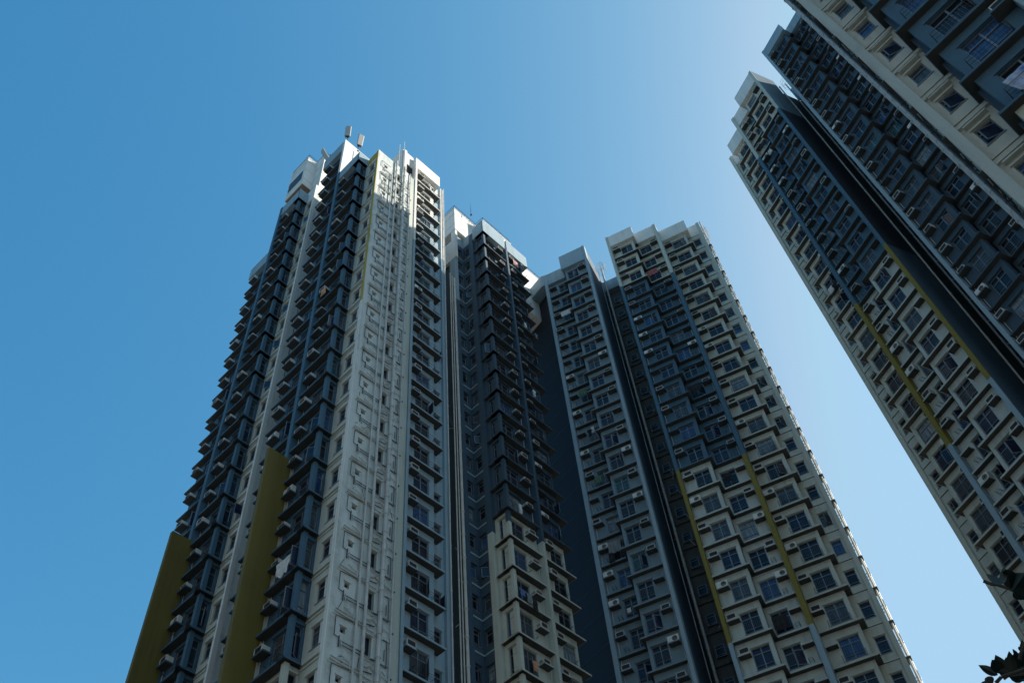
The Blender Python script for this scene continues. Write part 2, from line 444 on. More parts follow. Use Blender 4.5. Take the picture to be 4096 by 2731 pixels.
for k in range(21):
    m = MB(); z = 82.2-fR*k+EYE; U = -1.45
    def seg(v0, z0, v1, z1, r=.022, mt='blackpipe', off=.07):
        m.tube((v0, U-off, z+z0), (v1, U-off, z+z1), r, mt, 5)
    seg(1.55, .55, 1.55, 1.72); seg(1.55, .55, 1.85, .50); seg(1.55, 1.72, 2.6, 1.80, .018)
    seg(1.85, .62, 1.85, .0, .035); seg(2.0, .48, 2.0, .05, .03, 'pipe')
    seg(1.95, .38, 3.2, .38); seg(1.95, .18, 3.2, .18); seg(3.75, .25, 4.0, .25); seg(3.2, .30, 4.9, .30, .018)
    seg(3.2, .1, 4.0, .1, .03, 'pipe'); seg(2.0, -.35, 2.6, -.55, .025, 'pipe'); seg(2.25, -.3, 2.25, -.75, .02, 'pipe')
    seg(2.6, -.4, 2.6, -.9, .03, 'pipe'); seg(1.5, -.62, 3.2, -.68, .035, 'service', .05); seg(1.45, -.8, 3.9, -.86, .05, 'service', .05)
    seg(3.45, -.35, 3.75, -.12, .045, 'pipe', .09); seg(3.75, -.12, 4.1, -.35, .045, 'pipe', .09); seg(3.3, -.62, 3.9, -.52, .03)
    seg(4.3, .25, 4.75, .2); seg(4.75, .2, 4.75, 1.75); seg(4.6, .55, 4.6, 1.2); seg(4.5, 1.75, 4.75, 1.75)
    seg(4.45, -.1, 4.45, -.6, .022, 'pipe'); seg(4.1, -.3, 5.0, -.45, .03, 'service'); seg(2.4, .05, 2.9, .02, .018, 'pipe')
    for j in range(7):
        a = random.uniform(1.5, 4.8); seg(a, random.uniform(-.8, .1), a+random.uniform(-.25, .25), random.uniform(-.9, .1), .016, random.choice(['pipe', 'blackpipe', 'service']))
    m.box(1.35, 5.05, U-.035, U-.001, z-.98, z-.93, 'service')
    m.box(3.2, 3.85, U-.07, U-.002, z+.26, z+.34, 'service')
    m.obj('branch_pipes', T.root)
# recess beside it and the block above
T.wall(-.62, 0, 5.05, 6.3, -1.6, 88, 'cream'); T.wall(-1.1, -.62, 5.06, 5.3, -1.6, 85, 'service')
for k in range(22): T.item('window', proto('win', .36, 1.1, 'small', False), T.fm('-u', -.62, 5.55, 82.2-fR*k+.5, .14), [('pane', proto('pane', .36, 1.1, 'pane_dark'), None)])
T.wall(-.28, 2.9, 4.8, 6.3, 82, 89.2, 'white'); T.wall(-.28, 2.9, 4.8, 6.3, 91.2, 93.8, 'white'); T.wall(-.28, 2.9, 4.8, 5.2, 89.2, 91.2, 'white'); T.wall(.5, 2.9, 5.2, 6.3, 89.2, 91.2, 'dark')
m = MB()
for k in range(9): m.box(5.2, 6.3, -.2, -.12, EYE+89.3+k*.22, EYE+89.36+k*.22, 'steel')
m.obj('louvre', T.root)
T.wall(-.45, -.28, 5.0, 5.3, 85.8, 93.7, 'white')
# --- right hand column D
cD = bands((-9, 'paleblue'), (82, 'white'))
T.pier('-u', -.7, 6.28, 6.5, 93.2, [(-9, 'paleblue'), (76, 'white')], n=.02, depth=.7)
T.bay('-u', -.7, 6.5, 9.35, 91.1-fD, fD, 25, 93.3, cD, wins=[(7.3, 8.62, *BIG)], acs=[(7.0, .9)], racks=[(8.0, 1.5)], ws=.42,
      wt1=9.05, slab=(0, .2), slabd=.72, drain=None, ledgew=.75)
T.wall(.1, 6, 6.3, 9.05, -1.6, 93.0, 'paleblue')
T.bay('-u', .1, 9.0, 10.2, 91.1-fD, fD, 25, 92.4, const('paleblue'), wins=[(9.35, 9.95, .6, 1.9, 'small')], ws=0, noslab=True, parapet=False)
T.wall(.1, 1, 9.05, 10.2, 91.1, 92.2, 'white')
T.pier('-u', -.1, 10.2, 10.6, 92.6, [(-9, 'paleblue'), (78, 'white')], n=.0, depth=.8)
vpipe(T, -.2, 10.5, 15, 92.7, .05, collars=1.8); vpipe(T, .1, 10.75, 15, 92.4, .045)
# deep recess with pipe stacks
T.wall(6.0, 6.5, 10.6, 15.2, -1.6, 93, 'dark_grey'); T.wall(.5, 6, 9.6, 10.2, -1.6, 91, 'dark_grey')
for i, (u, v, r, mt) in enumerate([(3.0, 14.30, .05, 'pipe'), (3.0, 14.55, .05, 'pipe'), (2.9, 14.78, .11, 'pipe'), (3.1, 14.98, .03, 'pipe'), (4.5, 14.2, .06, 'dark_grey'), (5.7, 12.6, .06, 'pipe'), (5.7, 13.4, .05, 'dark_grey')]):
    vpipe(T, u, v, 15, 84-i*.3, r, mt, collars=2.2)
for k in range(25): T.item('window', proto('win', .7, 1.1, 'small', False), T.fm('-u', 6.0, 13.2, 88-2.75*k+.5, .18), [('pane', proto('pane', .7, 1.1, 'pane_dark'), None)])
random.seed(7)
for k in range(20):
    m = MB(); z = 86-2.75*k+EYE
    for j in range(6):
        a = random.uniform(11.5, 14.8); u = random.uniform(3.2, 5.8)
        m.tube((a, u, z+random.uniform(-1, 1)), (a+random.uniform(-.8, .8), u, z+random.uniform(-1, 1)), .03, random.choice(['pipe', 'dark_grey', 'blackpipe']), 5)
    m.obj('branch_pipes', T.root)
# --- zigzag with small windows
cB = bands((-9, 'slate'), (92, 'paleblue'))
T.pier('-u', 2.95, 15.02, 15.45, 91.6, [(-9, 'slate'), (80, 'paleblue')], n=0, depth=.8)
T.wall(2.75, 7, 15.0, 15.3, 88, 98.4, 'white')
T.bay('-u', 3.1, 15.45, 16.45, 91.5-fT, fT, 25, 93.6, cB, wins=[(15.6, 16.15, .6, 1.9, 'small')], ws=0, noslab=True)
T.bay('-v', 16.45, 2.1, 3.1, 91.5-fT, fT, 25, 93.6, cB, wins=[(2.3, 2.9, .6, 1.9, 'small')], ws=0, noslab=True)
for k in range(26):
    z = 91.5-fT*k
    T.wall(3.04, 3.098, 15.45, 16.4, z, z+.12, 'paleblue'); T.wall(2.1, 3.04, 16.39, 16.448, z, z+.12, 'paleblue')
T.pier('-v', 16.35, 1.62, 2.1, 93.0, [(-9, 'cream'), (49, 'slate')], n=0, depth=.9)
# --- right wing
cW = bands((-9, 'cream'), (49, 'slate'), (92, 'paleblue'))
T.bay('-v', 16.4, 0, 1.6, 88.8, fT, 24, 93.8, cW, wins=[(.54, 1.25, .45, 2.4, 'small')], wt0=.5, wt1=1.62, slabd=.6, ws=.3)
COLUMN(T, .22, .50, 16.62, 16.9, 24, 91.6, cW)
T.bay('-u', 0, 16.4, 19.72, 88.8, fT, 24, 93.8, cW, wins=[(16.95, 18.45, .45, 2.4, 'big')], acs=[(18.95, .85)], racks=[(17.6, 1.2)], wt0=16.8, slabd=1.0, drain=19.55, slabn=-.002, ws=.5)
T.pier('-u', 0, 19.72, 19.98, 92.2, [(-9, 'cream'), (49, 'slate')])
T.bay('-u', 0, 19.98, 22.9, 88.8, fT, 24, 93.8, cW, wins=[(21.1, 22.4, *BIG)], acs=[(20.55, .8)], racks=[(22.3, .9)], wt1=22.65, ws=.45, slab=(0, .25), slabd=.8)
T.wall(.85, 6, 17.1, 22.6, -1.6, 92, 'slate'); T.wall(3.3, 8, 15.4, 17, -1.6, 92, 'slate')
T.wall(.3, 8, 16.7, 22.8, 92, 93.7, 'roofing')
# penthouses over the right wing
def block(name, u0, u1, v0, v1, z0, z1, mat='white', rail=True):
    m = MB(); T.box(m, u0, u1, v0, v1, z0, z1, mat); T.box(m, u0-.04, u1+.04, v0-.04, v1+.04, z1, z1+.15, mat)
    z = z0+1.3
    while z < z1-.5:
        T.box(m, u0-.012, u1, v0-.012, v1, z, z+.02, 'roofing'); z += 2.2
    o = m.obj(name, T.root)
    if rail: railing(T, [(u1, v0+.1), (u0+.1, v0+.1), (u0+.1, v1-.1)], z1+.15)
block('roof_room', 2.7, 7, 14.95, 18.4, 93.8, 98.5); T.wall(3.4, 7, 14.95, 18.4, 92, 93.8, 'brown')
block('roof_room', 1.55, 7, 18.3, 22.75, 93.8, 98.4)
block('roof_room', 2.3, 8, 24.6, 30.5, 88, 97.5)
# --- left module
cL = bands((-9, 'blue'), (92, 'paleblue'))
T.bay('-v', 0, 10.05, 12.95, 88.67, fL, 24, 93.3, cL, wins=[(10.6, 12.0, .45, 2.4, 'big')], acs=[(12.43, .85)], racks=[(11.3, 1.2)], wt0=10.5, drain=12.8, slabd=1.0, ws=.5)
COLUMN(T, 10.27, 10.55, .22, .50, 24, 91.4, cL)
T.bay('-u', 10.05, 0, 1.09, 88.67, fL, 24, 93.3, cL, wins=[(.52, 1.0, .45, 2.4, 'small')], wt0=.5, wt1=1.2, slabd=.6, slabn=-.002, ws=.3)
T.pier('-v', 0, 12.95, 13.29, 93.3, [(-9, 'blue')])
T.part('fin', 12.93, 13.22, -1.36, .3, -1.6, 45.9, 'ochre')
T.bay('-v', 0, 13.29, 15.95, 82.46-fL, fL, 22, 84.36, bands((-9, 'blue'), (83, 'paleblue')), wins=[(13.6, 14.9, .45, 2.35, 'big')], acs=[(15.3, .8)], wt1=15.75, ws=.42, slab=(0, .2), slabd=.9)
for k in range(22): T.item('drying_rack', proto('rack', .3, True), T.fm('+u', 15.75, .75, 82.46-fL*(k+1)+.75, 0))
T.bay('-v', 1.09, 9.1, 10.27, 88.67, fL, 24, 93.9, cE, wins=[(9.2, 9.85, .65, 1.95, 'small')], ws=0, noslab=True, parapet=False)
for k in range(25):
    z = 88.67-fL*k
    T.wall(9.1, 10.25, .98, 1.085, z, z+.16, 'cream'); T.wall(9.1, 10.25, 1.03, 1.085, z-.22, z-.14, 'cream')
T.wall(9.1, 10.3, 1.09, 1.5, 88.67+fL, 94, 'white')
T.part('edge_strip', 8.93, 9.1, 1.07, 1.35, -1.6, 94.1, 'white')
T.wall(8.93, 9.2, 1.351, 8, -1.6, 94.1, 'service'); T.wall(9.2, 13.0, 1.4, 8, -1.6, 93.2, 'cream'); T.wall(13.0, 15.7, .8, 8, -1.6, 84, 'blue')
T.wall(6.0, 9, 7.8, 9, -1.6, 93, 'cream')
vpipe(T, 8.85, 3.2, 20, 93, .06)
for k in range(24):
    m = MB(); z = 88-fL*k+EYE
    for (a, b, c, d) in ((1.9, .5, 1.9, 1.9), (1.9, .5, 2.4, .4), (2.4, .4, 2.4, 0), (2.5, .2, 4, .2)): m.tube((a, 8.88, z+b), (c, 8.88, z+d), .025, 'blackpipe', 5)
    m.box(2.3, 2.6, 8.86, 8.92, z+.9, z+1.2, 'dark'); m.obj('branch_pipes', T.root)
# roof rooms of the left module, standing out over a shadowed gap
block('roof_room', 10.45, 13.4, .2, 6, 95.5, 102); block('roof_room', 8.95, 10.45, 1.35, 6, 94.1, 102)
T.wall(10.45, 13.3, 1.3, 6, 93.2, 95.5, 'brown'); T.wall(10.5, 13.35, .25, 1.3, 95.44, 95.495, 'brown')  # thin brown sheet: warm bounced light painted onto the underside
m = MB(); T.box(m, 10.9, 13.2, .15, .2, 97.2, 99.2, 'slate'); m.obj('louvre', T.root)
T.wall(13.0, 15.0, 1.2, 7, 84, 92, 'slate')
TA = T
T.finish()

# ================================================================== MIDDLE TOWER
T = Tower('tower_block', 12.49, 53.8, -68.77, 'stepped tower block in the middle with ochre corner piers low down and cream upper floors')
f3 = 2.73; z3 = 88.5; P3 = 93.35
c3 = bands((-9, 'panel'), (55.6, 'blue'), (83.0, 'cream'), (91.9, 'white'))  # white parapet: stronger skylight at the roof put into the paint
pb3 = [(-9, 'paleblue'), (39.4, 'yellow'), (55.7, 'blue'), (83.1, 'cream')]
T.pier('-v', 0, -.05, .24, P3, pb3, n=.05, depth=.9)
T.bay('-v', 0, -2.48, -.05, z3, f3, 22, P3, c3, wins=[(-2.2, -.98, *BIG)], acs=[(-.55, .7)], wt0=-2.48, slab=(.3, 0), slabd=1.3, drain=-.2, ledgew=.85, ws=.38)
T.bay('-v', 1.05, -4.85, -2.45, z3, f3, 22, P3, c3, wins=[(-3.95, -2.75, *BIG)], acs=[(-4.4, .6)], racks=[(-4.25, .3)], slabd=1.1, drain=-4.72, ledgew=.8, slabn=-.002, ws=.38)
T.pier('-v', 1.05, -5.2, -4.85, P3, pb3, n=.1, depth=1.4)
c4 = bands((-9, 'cream'), (91.9, 'white'))  # parapet lightened here too, roof-level skylight painted in
T.bay('-v', 2.1, -7.75, -5.2, z3, f3, 22, P3, c4, wins=[(-7.45, -6.1, *BIG)], acs=[(-5.65, .75)], racks=[(-6.75, 1.5)], slab=(.42, 0), slabd=1.4, ledgew=.8, ws=.38)
T.bay('-v', 3.15, -9.15, -7.75, z3, f3, 22, P3, c4, wins=[(-8.92, -8.2, .65, 1.95, 'small')], ws=.12, slabd=.5, slabn=-.05, lint=True)
T.part('edge_strip', -9.47, -9.15, 3.08, 4.2, -1.6, P3, 'cream')
T.wall(-2.2, .2, .8, 9, -1.6, 93.0, 'slate'); T.wall(-4.9, -2.2, 1.85, 9, -1.6, 93.0, 'slate'); T.wall(-7.4, -4.9, 2.9, 9, -1.6, 93.0, 'cream'); T.wall(-9.3, -7.4, 3.6, 9, -1.6, 93.0, 'cream')
vpipe(T, -9.62, 3.4, 10, 93.6, .06, brk=.15, collars=f3/2); vpipe(T, -9.68, 3.75, 10, 94.3, .09, brk=.2, collars=f3, name='soil_pipe'); vpipe(T, -9.60, 4.1, 10, 93.8, .05, brk=.12, collars=f3)
for k in range(22):
    m = MB(); z = z3-f3*k+EYE
    m.tube((3.3, -9.6, z+.3), (3.9, -9.66, z+.1), .04, 'pipe', 5); m.tube((3.5, -9.7, z+1.1), (3.5, -9.7, z+1.8), .07, 'pipe', 6)
    m.box(3.2, 4.1, -9.78, -9.47, z-.1, z-.04, 'steel'); m.obj('branch_pipes', T.root)
# left wing of it
cl = bands((-9, 'bluegrey'), (91.8, 'paleblue'))
pbl = [(-9, 'paleblue')]
T.pier('-v', 1.05, 7.92, 8.27, P3, pbl, n=.05, depth=1.0)
T.bay('-v', 1.05, 5.6, 7.92, z3, f3, 22, P3, cl, wins=[(5.75, 6.85, *BIG)], acs=[(7.45, .5)], racks=[(7.2, .3)], slabd=1.1, drain=7.8, slabn=-.002, ledgew=.8, ws=.38)
T.bay('-v', 0, 3.02, 5.55, z3, f3, 22, P3+.6, cl, wins=[(4.15, 5.3, *BIG)], acs=[(3.6, .6)], wt1=5.55, slab=(0, .28), slabd=1.3, drain=3.15, ledgew=.8, ws=.38)
T.pier('-v', 0, 2.74, 3.02, P3+.6, pbl, n=.05, depth=.5)
T.wall(2.76, 3.1, .5, 6.2, -1.6, 93.9, 'slate'); T.wall(3.3, 5.5, .8, 7, -1.6, 93.6, 'slate'); T.wall(5.5, 8.2, 1.85, 7, -1.6, 93.0, 'slate')
# capped dark flank between the two towers
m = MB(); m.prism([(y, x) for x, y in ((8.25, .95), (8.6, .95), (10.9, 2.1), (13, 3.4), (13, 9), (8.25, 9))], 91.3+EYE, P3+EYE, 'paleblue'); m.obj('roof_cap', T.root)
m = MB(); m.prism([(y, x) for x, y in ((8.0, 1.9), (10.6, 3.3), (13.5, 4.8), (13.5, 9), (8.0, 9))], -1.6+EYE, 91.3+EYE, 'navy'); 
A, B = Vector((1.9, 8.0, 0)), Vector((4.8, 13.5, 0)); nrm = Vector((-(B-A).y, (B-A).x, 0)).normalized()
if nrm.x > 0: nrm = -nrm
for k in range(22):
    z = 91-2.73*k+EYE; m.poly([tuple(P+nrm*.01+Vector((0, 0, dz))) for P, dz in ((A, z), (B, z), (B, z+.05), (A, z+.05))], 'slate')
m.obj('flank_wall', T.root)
# recess between the wings
T.wall(.1, 2.9, 5.6, 7, -1.6, 91.4, 'dark_grey'); T.wall(.24, 2.76, 5.0, 7, 91.4, P3-.1, 'paleblue'); T.wall(-.1, .15, .9, 6, -1.6, 91, 'dark_grey')
vpipe(T, 2.35, 4.4, 15, 95.4, .10, collars=2.73, name='soil_pipe'); vpipe(T, 2.6, 3.6, 15, 91, .035); vpipe(T, 1.0, 5.2, 15, 91, .05, 'dark_grey'); vpipe(T, .7, 4.9, 15, 91, .06, 'dark_grey'); vpipe(T, .45, 5.1, 15, 91, .04, 'pipe')
for k in range(22):
    T.item('window', proto('win', .7, 1.0, 'small', False), T.fm('-v', 5.6, 1.75, z3-f3*k+.6, .18), [('pane', proto('pane', .7, 1.0, 'pane_dark'), None)])
    T.item('window', proto('win', .4, .9, 'small', False), T.fm('-v', 5.6, .6, z3-f3*k+.7, .18), [('pane', proto('pane', .4, .9, 'pane_dark'), None)])
    m = MB(); z = z3-f3*k+EYE
    T.box(m, .15, 2.7, 5.45, 5.6, z3-f3*k-.1, z3-f3*k+.1, 'dark_grey')
    for j in range(7):
        a = random.uniform(.4, 1.4); m.tube((5.2, a, z+random.uniform(-.6, .6)), (5.1, a+random.uniform(-.4, .4), z+random.uniform(-.9, .9)), .03, random.choice(['dark_grey', 'pipe', 'blackpipe']), 5)
    m.tube((4.4, 2.35, z+.4), (5.0, 2.6, z+.8), .05, 'pipe', 5)
    m.obj('branch_pipes', T.root)
T3root, T3 = T.root, T
T.finish()

# ================================================================== RIGHT TOWER
T = Tower('tower_block', 31.85, 50.3, -29.35, 'dark blue tower block leaning in from the right, its ochre banded piers beside open sky')
f4 = 2.72; z4 = 93.6; P4 = 98.7
c5 = bands((-9, 'panel'), (61.2, 'blue'), (88.2, 'cream'), (97, 'white')); c4 = bands((-9, 'cream'), (97, 'white'))  # white tops paint in the brighter light on the parapets
pb4 = [(-9, 'paleblue'), (44.8, 'yellow'), (61.3, 'blue'), (88.3, 'cream')]
T.pier('-v', 0, -.03, .33, P4, pb4, n=.1, depth=1.2)
T.bay('-v', 0, -1.95, -.03, z4, f4, 28, P4, c5, wins=[(-1.9, -1.0, .5, 2.12, 'big')], acs=[(-.5, .7)], racks=[(-.8, .3)], slabd=1.1, drain=-.15, slabn=-.002, ledgew=.8, ws=.38)
T.bay('-v', -1.05, -4.85, -2.25, z4, f4, 28, P4, c5, wins=[(-3.75, -2.5, *BIG)], acs=[(-4.35, .7)], wt1=-2.25, slab=(0, .35), slabd=1.3, drain=-4.72, ledgew=.8, ws=.38)
T.pier('-v', -1.05, -5.15, -4.85, P4, pb4, n=.06, depth=.04)
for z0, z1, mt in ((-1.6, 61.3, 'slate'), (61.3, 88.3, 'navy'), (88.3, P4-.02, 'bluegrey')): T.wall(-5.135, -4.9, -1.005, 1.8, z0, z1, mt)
T.bay('-v', 1.05, .33, 2.7, z4, f4, 28, P4, c4, wins=[(1.1, 2.4, *BIG)], acs=[(.75, .7)], racks=[(1.8, 1.5)], slab=(0, .35), slabd=1.4, ledgew=.7, ws=.38)
T.bay('-v', 2.1, 2.7, 3.96, z4, f4, 28, P4, c4, wins=[(3.1, 3.75, .65, 1.95, 'small')], ws=.12, slabd=.5, slabn=-.05)
T.part('edge_strip', 3.96, 4.31, 2.03, 3.5, -1.6, P4, 'cream')
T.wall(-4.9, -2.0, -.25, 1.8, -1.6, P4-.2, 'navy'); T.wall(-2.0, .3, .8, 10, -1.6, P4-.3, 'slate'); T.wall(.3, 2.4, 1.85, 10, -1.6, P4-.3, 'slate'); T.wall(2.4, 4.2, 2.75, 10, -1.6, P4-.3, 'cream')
T.wall(-4.7, -2.0, 1.8, 6, -1.6, P4-1.5, 'dark_grey')
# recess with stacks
T.wall(-7.2, -4.6, 4.6, 7, -1.6, 96, 'dark_grey'); T.wall(-7.0, -5.0, 4.2, 7, 96, 98.9, 'paleblue')
vpipe(T, -5.2, 2.0, 20, 97, .07, collars=2.72, name='soil_pipe'); vpipe(T, -5.35, 3.3, 20, 98.8, .07, collars=2.72, name='soil_pipe'); vpipe(T, -5.6, 3.9, 20, 96, .05)
for k in range(26):
    m = MB(); z = z4-f4*k+EYE
    m.tube((3.3, -5.3, z+.3), (4.2, -5.8, z+.1), .04, 'pipe', 5); m.box(4.2, 4.6, -7, -5, z-.1, z+.08, 'dark_grey'); m.box(4.55, 4.595, -6.4, -5.7, z+.8, z+1.9, 'dark'); m.obj('branch_pipes', T.root)
# far wing
c6 = const('blue'); zE = 95.35-.0; PE = 99.75
T.pier('-v', -.45, -7.36, -7.08, PE, [(-9, 'paleblue')], n=.05, depth=1.2)
T.bay('-v', -.45, -9.95, -7.36, zE, f4, 26, PE, bands((-9, 'slate'), (98, 'paleblue')), wins=[(-9.6, -8.35, *BIG)], acs=[(-7.85, .7)], slab=(.35, 0), slabd=1.3, drain=-7.5, ledgew=.8, ws=.38)
T.bay('-v', .55, -13.0, -9.95, zE, f4, 26, PE, bands((-9, 'slate'), (98, 'paleblue')), wins=[(-11.4, -10.15, *BIG)], acs=[(-11.95, .7)], racks=[(-11.2, .3)], slabd=1.1, slabn=-.002, ledgew=.8, ws=.38)
T.pier('-v', .55, -13.3, -13.0, PE, [(-9, 'paleblue')], n=.1, depth=1.2)
T.wall(-9.8, -7.1, .38, 10, -1.6, PE-.5, 'slate'); T.wall(-14, -9.8, 1.4, 10, -1.6, PE-.5, 'slate')
T4 = T
T.finish()

# ================================================================== NEAR RIGHT TOWER
T = Tower('tower_block', 50.6, 20.4, -45.6, 'nearest tower block at the upper right with a broad cream corner strip and large windows')
z5 = 36.0+2.755*11; f5 = 2.755
c7 = bands((-9, 'cream'), (27.6, 'blue'))
T.bay('-v', 0, -2.95, -.35, z5, f5, 17, z5+9, c7, wins=[(-2.35, -.9, *BIG)], acs=[(-2.6, .9)], racks=[(-1.45, 1.65)], slab=(0, .35), slabd=1.4, ws=.3, parapet=False, ledgew=.8)
T.bay('-v', 1.05, -.35, 1.05, z5-.0, f5, 17, z5+9, const('cream'), wins=[(.12, .78, .75, 1.85, 'small')], ws=.1, slabd=.5, slabn=-.06, parapet=False)
for k in range(17):
    z = z5-f5*k; T.wall(-.3, 1.03, 1.03, 1.15, z+2.35, z+2.43, 'cream'); T.wall(-.0, .9, .97, 1.149, z+2.12, z+2.19, 'cream')
T.pier('-v', 1.05, 1.05, 1.43, z5+40, [(-9, 'panel')], n=.05, depth=2.0, name='edge_strip')
T.pier('-v', 0, -3.3, -2.95, z5+40, [(-9, 'paleblue')], n=.06, depth=1.4)
T.bay('-v', 0, -6.2, -3.3, z5, f5, 17, z5+9, bands((-9, 'panel'), (27.6, 'blue')), wins=[(-5.4, -4.1, *BIG)], acs=[(-3.8, .7)], slabd=1.4, ws=.3, parapet=False, ledgew=.8)
T.wall(-30, -6.3, .3, 12, -1.6, z5+33, 'slate'); T.wall(-6.3, -.2, .7, 9, -1.6, z5+33, 'slate'); T.wall(-.2, 1.2, 1.55, 9, -1.6, z5+33, 'cream'); T.wall(-6.3, -.2, 0, .7, z5+2.7, z5+33, 'blue'); T.wall(-.2, 1.05, 1.15, 1.55, z5+2.7, z5+33, 'cream')  # first wall: unseen extension added to keep sun off the courtyard
for i, (u, v, r, mt) in enumerate([(1.60, 1.7, .045, 'blackpipe'), (1.66, 2.1, .07, 'pipe'), (1.72, 2.6, .085, 'pipe'), (1.58, 3.0, .05, 'dark_grey')]):
    vpipe(T, u, v, 12, z5+20, r, mt, collars=1.377, brk=-.2, name='soil_pipe' if r > .06 else 'pipe')
random.seed(3)
for k in range(17):
    m = MB(); z = z5-f5*k+EYE
    for j in range(12):
        v = random.uniform(1.2, 2.4); dz = random.uniform(-1, 1)
        if j % 3: m.tube((v, 1.5, z+dz), (v+random.uniform(.2, .6), 1.52, z+dz+random.uniform(-.1, .1)), .022, random.choice(['dark_grey', 'blackpipe', 'pipe']), 5)
        else: m.tube((v, 1.5, z+dz), (v, 1.5, z+dz+random.uniform(.3, .8)), .02, random.choice(['dark_grey', 'blackpipe']), 5)
    m.box(1.15, 3.0, 1.43, 1.56, z-.06, z+.02, 'dark_grey'); m.obj('branch_pipes', T.root)
T5 = T
T.finish()

# ------------------------------------------------------------------ washing hung out to dry: each piece a thing of its own
T1 = TA
def cloth(T, face, plane, t, z, w, h, mat, label, cat='laundry', shape='sheet', n=.12, folds=3, group='washing hung outside the flats'):
    """hangs from its top edge at height z (above the eye); a draped sheet with real folds and thickness"""
    nx, nz = 12, 8; b = MB(); ph = random.uniform(0, 6)
    def P(i, j, side):
        x = (i/nx-.5)*w; f = j/nz; zz = -h*f
        if shape == 'shirt':
            hw = .5 if f < .32 else .30
            x = (i/nx-.5)*2*hw*w*(1 if f > .32 else 1); zz -= .10*h*abs(i/nx-.5)*(1 if f < .32 else .2)
        if shape == 'trousers': x *= .8+.1*f
        if shape == 'quilt': zz -= .12*h*math.sin(i*.9+ph)*f; x *= 1-.25*f
        y = .035*math.sin(folds*2*math.pi*i/nx+ph)*(.3+f)+.02*math.sin(j*1.3+ph)
        return (x, y+side*.018, zz)
    q = b.mi(mat); base = len(b.v)
    for side in (1, -1):
        for j in range(nz+1):
            for i in range(nx+1): b.v.append(P(i, j, side))
    S = (nx+1)*(nz+1)
    def hole(i, j): return shape == 'trousers' and j >= 3 and i == nx//2
    for j in range(nz):
        for i in range(nx):
            if hole(i, j): continue
            a = j*(nx+1)+i; f = (a, a+1, a+nx+2, a+nx+1)
            b.f.append(f); b.m.append(q); b.f.append(tuple(S+k for k in f[::-1])); b.m.append(q)
    def rim(a, c): b.f.append((a, a+S, c+S, c)); b.m.append(q)
    for i in range(nx): rim(i, i+1); rim(nz*(nx+1)+i+1, nz*(nx+1)+i)
    for j in range(nz): rim((j+1)*(nx+1), j*(nx+1)); rim(j*(nx+1)+nx, (j+1)*(nx+1)+nx)
    o = b.obj({'sheet': 'bed_sheet', 'shirt': 'shirt', 'trousers': 'trousers', 'quilt': 'quilt', 'towel': 'towel'}[shape])
    o.matrix_world = T.M @ T.fm(face, plane, t, z, n)
    tag(o, label, cat, group)
random.seed(21)
cloth(T1, '-v', 0, 1.2, 35.9, 1.15, 1.0, 'cloth_white', 'crumpled white quilt over a rail right of the larger ochre fin', 'quilt', 'quilt', .12, 1.2)
cloth(T1, '-v', 0, 1.95, 63.7, .5, 1.0, 'cloth_orange', 'tan cloth hanging halfway up the left tower beside a blue pier', 'cloth', 'towel')
cloth(T1, '-u', -.7, 8.0, 89.4, .35, .6, 'cloth_white', 'white shirt hanging in the sunlit top balcony right of the pipes', 'shirt', 'shirt')
cloth(T1, '-u', -.7, 8.4, 89.0, .3, .55, 'cloth_grey', 'grey shirt next to a white one under the sunlit parapet', 'shirt', 'shirt')
cloth(T1, '-u', 0, 21.0, 90.3, .7, 1.0, 'cloth_pink', 'salmon pink sheet on the top floor of the slate coloured wing', 'sheet', 'sheet')
cloth(T1, '-u', 0, 22.1, 91.0, .5, 1.3, 'cloth_grey', 'grey trousers beside the salmon pink sheet on the top floor', 'trousers', 'trousers')
cloth(T1, '-u', 0, 17.0, 42.9, .6, .5, 'cloth_blue', 'bright blue shirt in the cream balconies of the slate wing', 'shirt', 'shirt')
cloth(T1, '-u', 0, 17.6, 42.9, .4, .8, 'cloth_grey', 'grey towel between a blue shirt and black trousers', 'towel', 'towel')
cloth(T1, '-u', 0, 18.1, 42.9, .5, 1.0, 'cloth_black', 'black trousers hung right of a blue shirt in a cream balcony', 'trousers', 'trousers')
cloth(T1, '-u', 0, 17.6, 51.2, .3, .9, 'cloth_white', 'white towel just above where slate paint turns cream', 'towel', 'towel')
cloth(T1, '-u', 0, 17.5, 37.6, .5, .7, 'cloth_orange', 'tan shirt low in the cream balconies near the bottom edge', 'shirt', 'shirt')
cloth(T1, '-u', 0, 21.2, 78.6, .3, .8, 'cloth_white', 'thin white towel on the outer bay of the slate wing', 'towel', 'towel')
cloth(T1, '-u', 0, 22.7, 78.2, .4, .8, 'cloth_grey', 'grey shirt at the outermost corner of the slate wing', 'shirt', 'shirt')
cloth(T1, '-u', 0, 21.1, 67.8, .4, .9, 'cloth_white', 'white shirt midway down the outer bay of the slate wing', 'shirt', 'shirt')
cloth(T3, '-v', 1.05, -3.2, 85.1, 1.1, 1.0, 'cloth_red', 'dull red blanket just above where cream floors turn blue', 'blanket', 'sheet')
cloth(T3, '-v', 1.05, 6.5, 84.8, 1.1, .8, 'cloth_white', 'pale blotched sheet near the top of the grey wing', 'sheet', 'sheet')
cloth(T3, '-v', 1.05, 6.5, 71.2, .8, .8, 'cloth_green', 'green towel among the windows of the pale grey wing', 'towel', 'towel')
cloth(T3, '-v', 1.05, 6.5, 52.2, 1.0, 1.1, 'cloth_grey', 'grey sheet low on the pale grey wing above a fan unit', 'sheet', 'sheet')
cloth(T3, '-v', 1.05, 6.9, 51.2, .5, .9, 'cloth_black', 'black trousers partly behind a grey sheet on the pale wing', 'trousers', 'trousers')
cloth(T3, '-v', 1.05, 6.3, 65.8, .3, .8, 'cloth_white', 'narrow white towel halfway up the pale grey wing', 'towel', 'towel')
